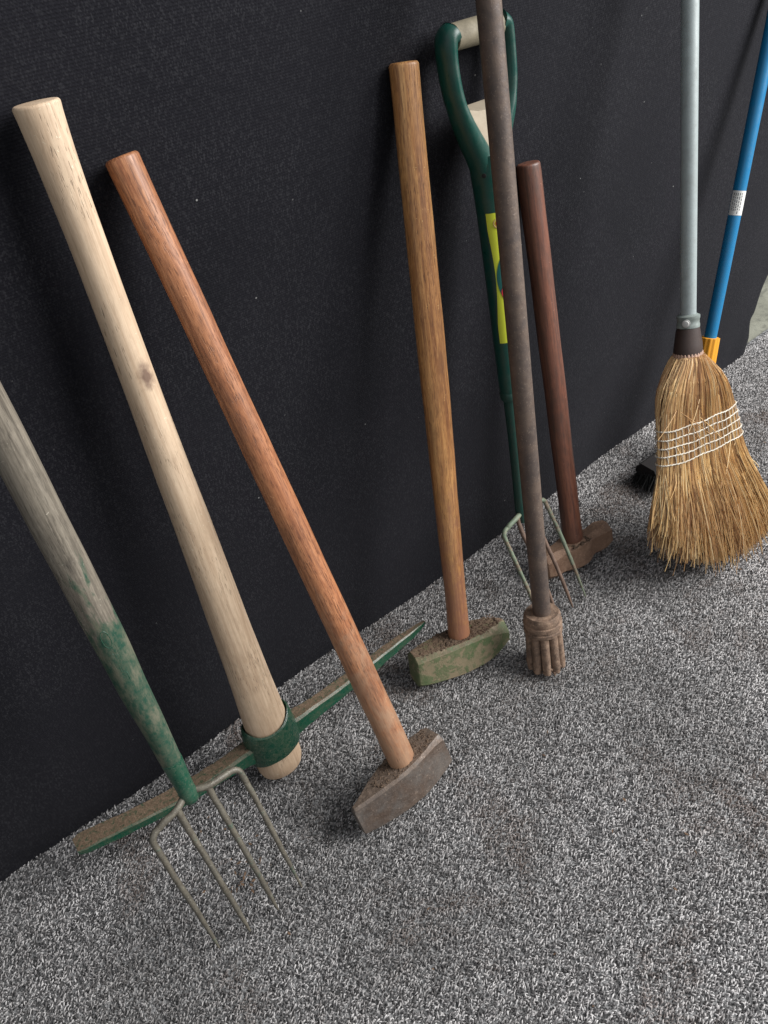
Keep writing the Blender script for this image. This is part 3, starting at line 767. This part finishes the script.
mb = MB(); mb.rings([[(x_, y_, z_+TILT*x_) for (y_, z_) in ((-.020, .026), (-.022, .034), (-.014, .044), (.018, .050), (.028, .042), (.028, .030))] for x_ in (-.140, -.132, -.10, 0, .04, .07)]); part(mb, 'block', plastic('dark_block', (.008,.006,.006), .95, .3), blue, sharp=30)
mb = MB(); rq = random.Random(3)
for k in range(1500):
    x_ = rq.uniform(-.142, .065); y_ = rq.uniform(-.024, .026); q = Vector((x_+rq.gauss(0, .008)-.010*(x_ < -.15), y_*1.4+rq.gauss(0, .006), -.006+TILT*x_+rq.uniform(0, .010)))
    a0 = Vector((x_, y_, .034+TILT*x_)); pts = [a0, a0.lerp(q, .5)+Vector((rq.gauss(0, .001), 0, 0)), q]
    if (mt2 @ q).z < .003: pts[2] = q+Vector((0, 0, .003-(mt2 @ q).z))
    mb.tube(pts, .0009, 4)
part(mb, 'bristles', m_blackb, blue, smooth=False)
mb = MB(); rs = []
zs = .50
def pole_patch(z0, z1, a0, a1, r, n=16):
    mb = MB(); mb.rings([[(r*math.cos(a0+(a1-a0)*j/n), r*math.sin(a0+(a1-a0)*j/n), z) for j in range(n+1)] for z in (z0, (z0+z1)/2, z1)], closed=False, cap=False); return mb
STZ = (.488, .531)
stk = part(pole_patch(STZ[0], STZ[1], A-2.2, A+.35, .01235), 'sticker', m_white, blue)
mb = MB(); rt = random.Random(9)
for row in range(5):
    a = A-1.75+row*.30; z = STZ[1]-.004
    while z > STZ[0]+.007:
        ln_ = rt.uniform(.002, .006); sub = pole_patch(z-ln_, z, a, a+.11, .01255, 3)
        b0 = len(mb.v); mb.v += sub.v; mb.f += [tuple(i+b0 for i in ff) for ff in sub.f]; z -= ln_+.0018
part(mb, 'printed_lines', m_ink, stk)

# ------------------------------------------------------------------ crumbs on the carpet
M = Mat('dry_leaf'); n1 = M.noise(120, 4, .6)
M.set(Base_Color=M.ramp(n1, [(.3, (.07,.040,.022)), (.6, (.14,.085,.05)), (.8, (.26,.18,.11))]), Roughness=.9)
mb = MB(); rc = random.Random(21)
for (cx_, cy_, n, spread) in ((.135,-.245,22,.02), (.150,-.215,10,.02), (.55,-.62,8,.05), (1.45,-.30,6,.05), (.9,-.5,7,.25), (.3,-.45,6,.15), (.16,-.14,5,.02)):
    for _ in range(n):
        p = Vector((cx_+rc.gauss(0, spread), cy_+rc.gauss(0, spread*.8), .003+rc.uniform(0, .002))); l = rc.uniform(.0012, .0042); w = l*rc.uniform(.25, .6); a = rc.uniform(0, 6.3)
        ax = Vector((math.cos(a), math.sin(a), rc.uniform(-.1, .25))); ay = Vector((-math.sin(a), math.cos(a), rc.uniform(-.2, .3)))
        mb.rings([[p-ax*l+up, p-ax*l*.2-ay*w+up, p+ax*l+up, p+ax*l*.1+ay*w+up] for up in (Vector((0,0,0)), Vector((0,0,.0006)))])
lit = mb.build('leaf_litter', M.m); lit['kind'] = 'stuff'; lit['label'] = 'brown crumbs of dry leaf scattered on the carpet'; lit['category'] = 'litter'

# ------------------------------------------------------------------ light: shaded stall, open to daylight on the right
w = bpy.data.worlds.new('World'); scene.world = w; w.use_nodes = True
w.node_tree.nodes['Background'].inputs[0].default_value = (.91, .94, 1.0, 1); w.node_tree.nodes['Background'].inputs[1].default_value = .56
def area(name, loc, target, size, sizey, power, col):
    l = bpy.data.lights.new(name, 'AREA'); l.shape = 'RECTANGLE'; l.size = size; l.size_y = sizey; l.energy = power; l.color = col
    o = bpy.data.objects.new(name, l); COL.objects.link(o); o.location = loc
    o.rotation_euler = (Vector(target)-Vector(loc)).to_track_quat('-Z', 'Y').to_euler(); return o
area('daylight_opening', (3.3, -2.6, 2.9), (.8, -.3, .2), 2.8, 2.8, 395, (1, .99, .975))
scene.view_settings.view_transform = 'Standard'; scene.view_settings.look = 'None'; scene.view_settings.gamma = 1
scene.view_settings.exposure = 0
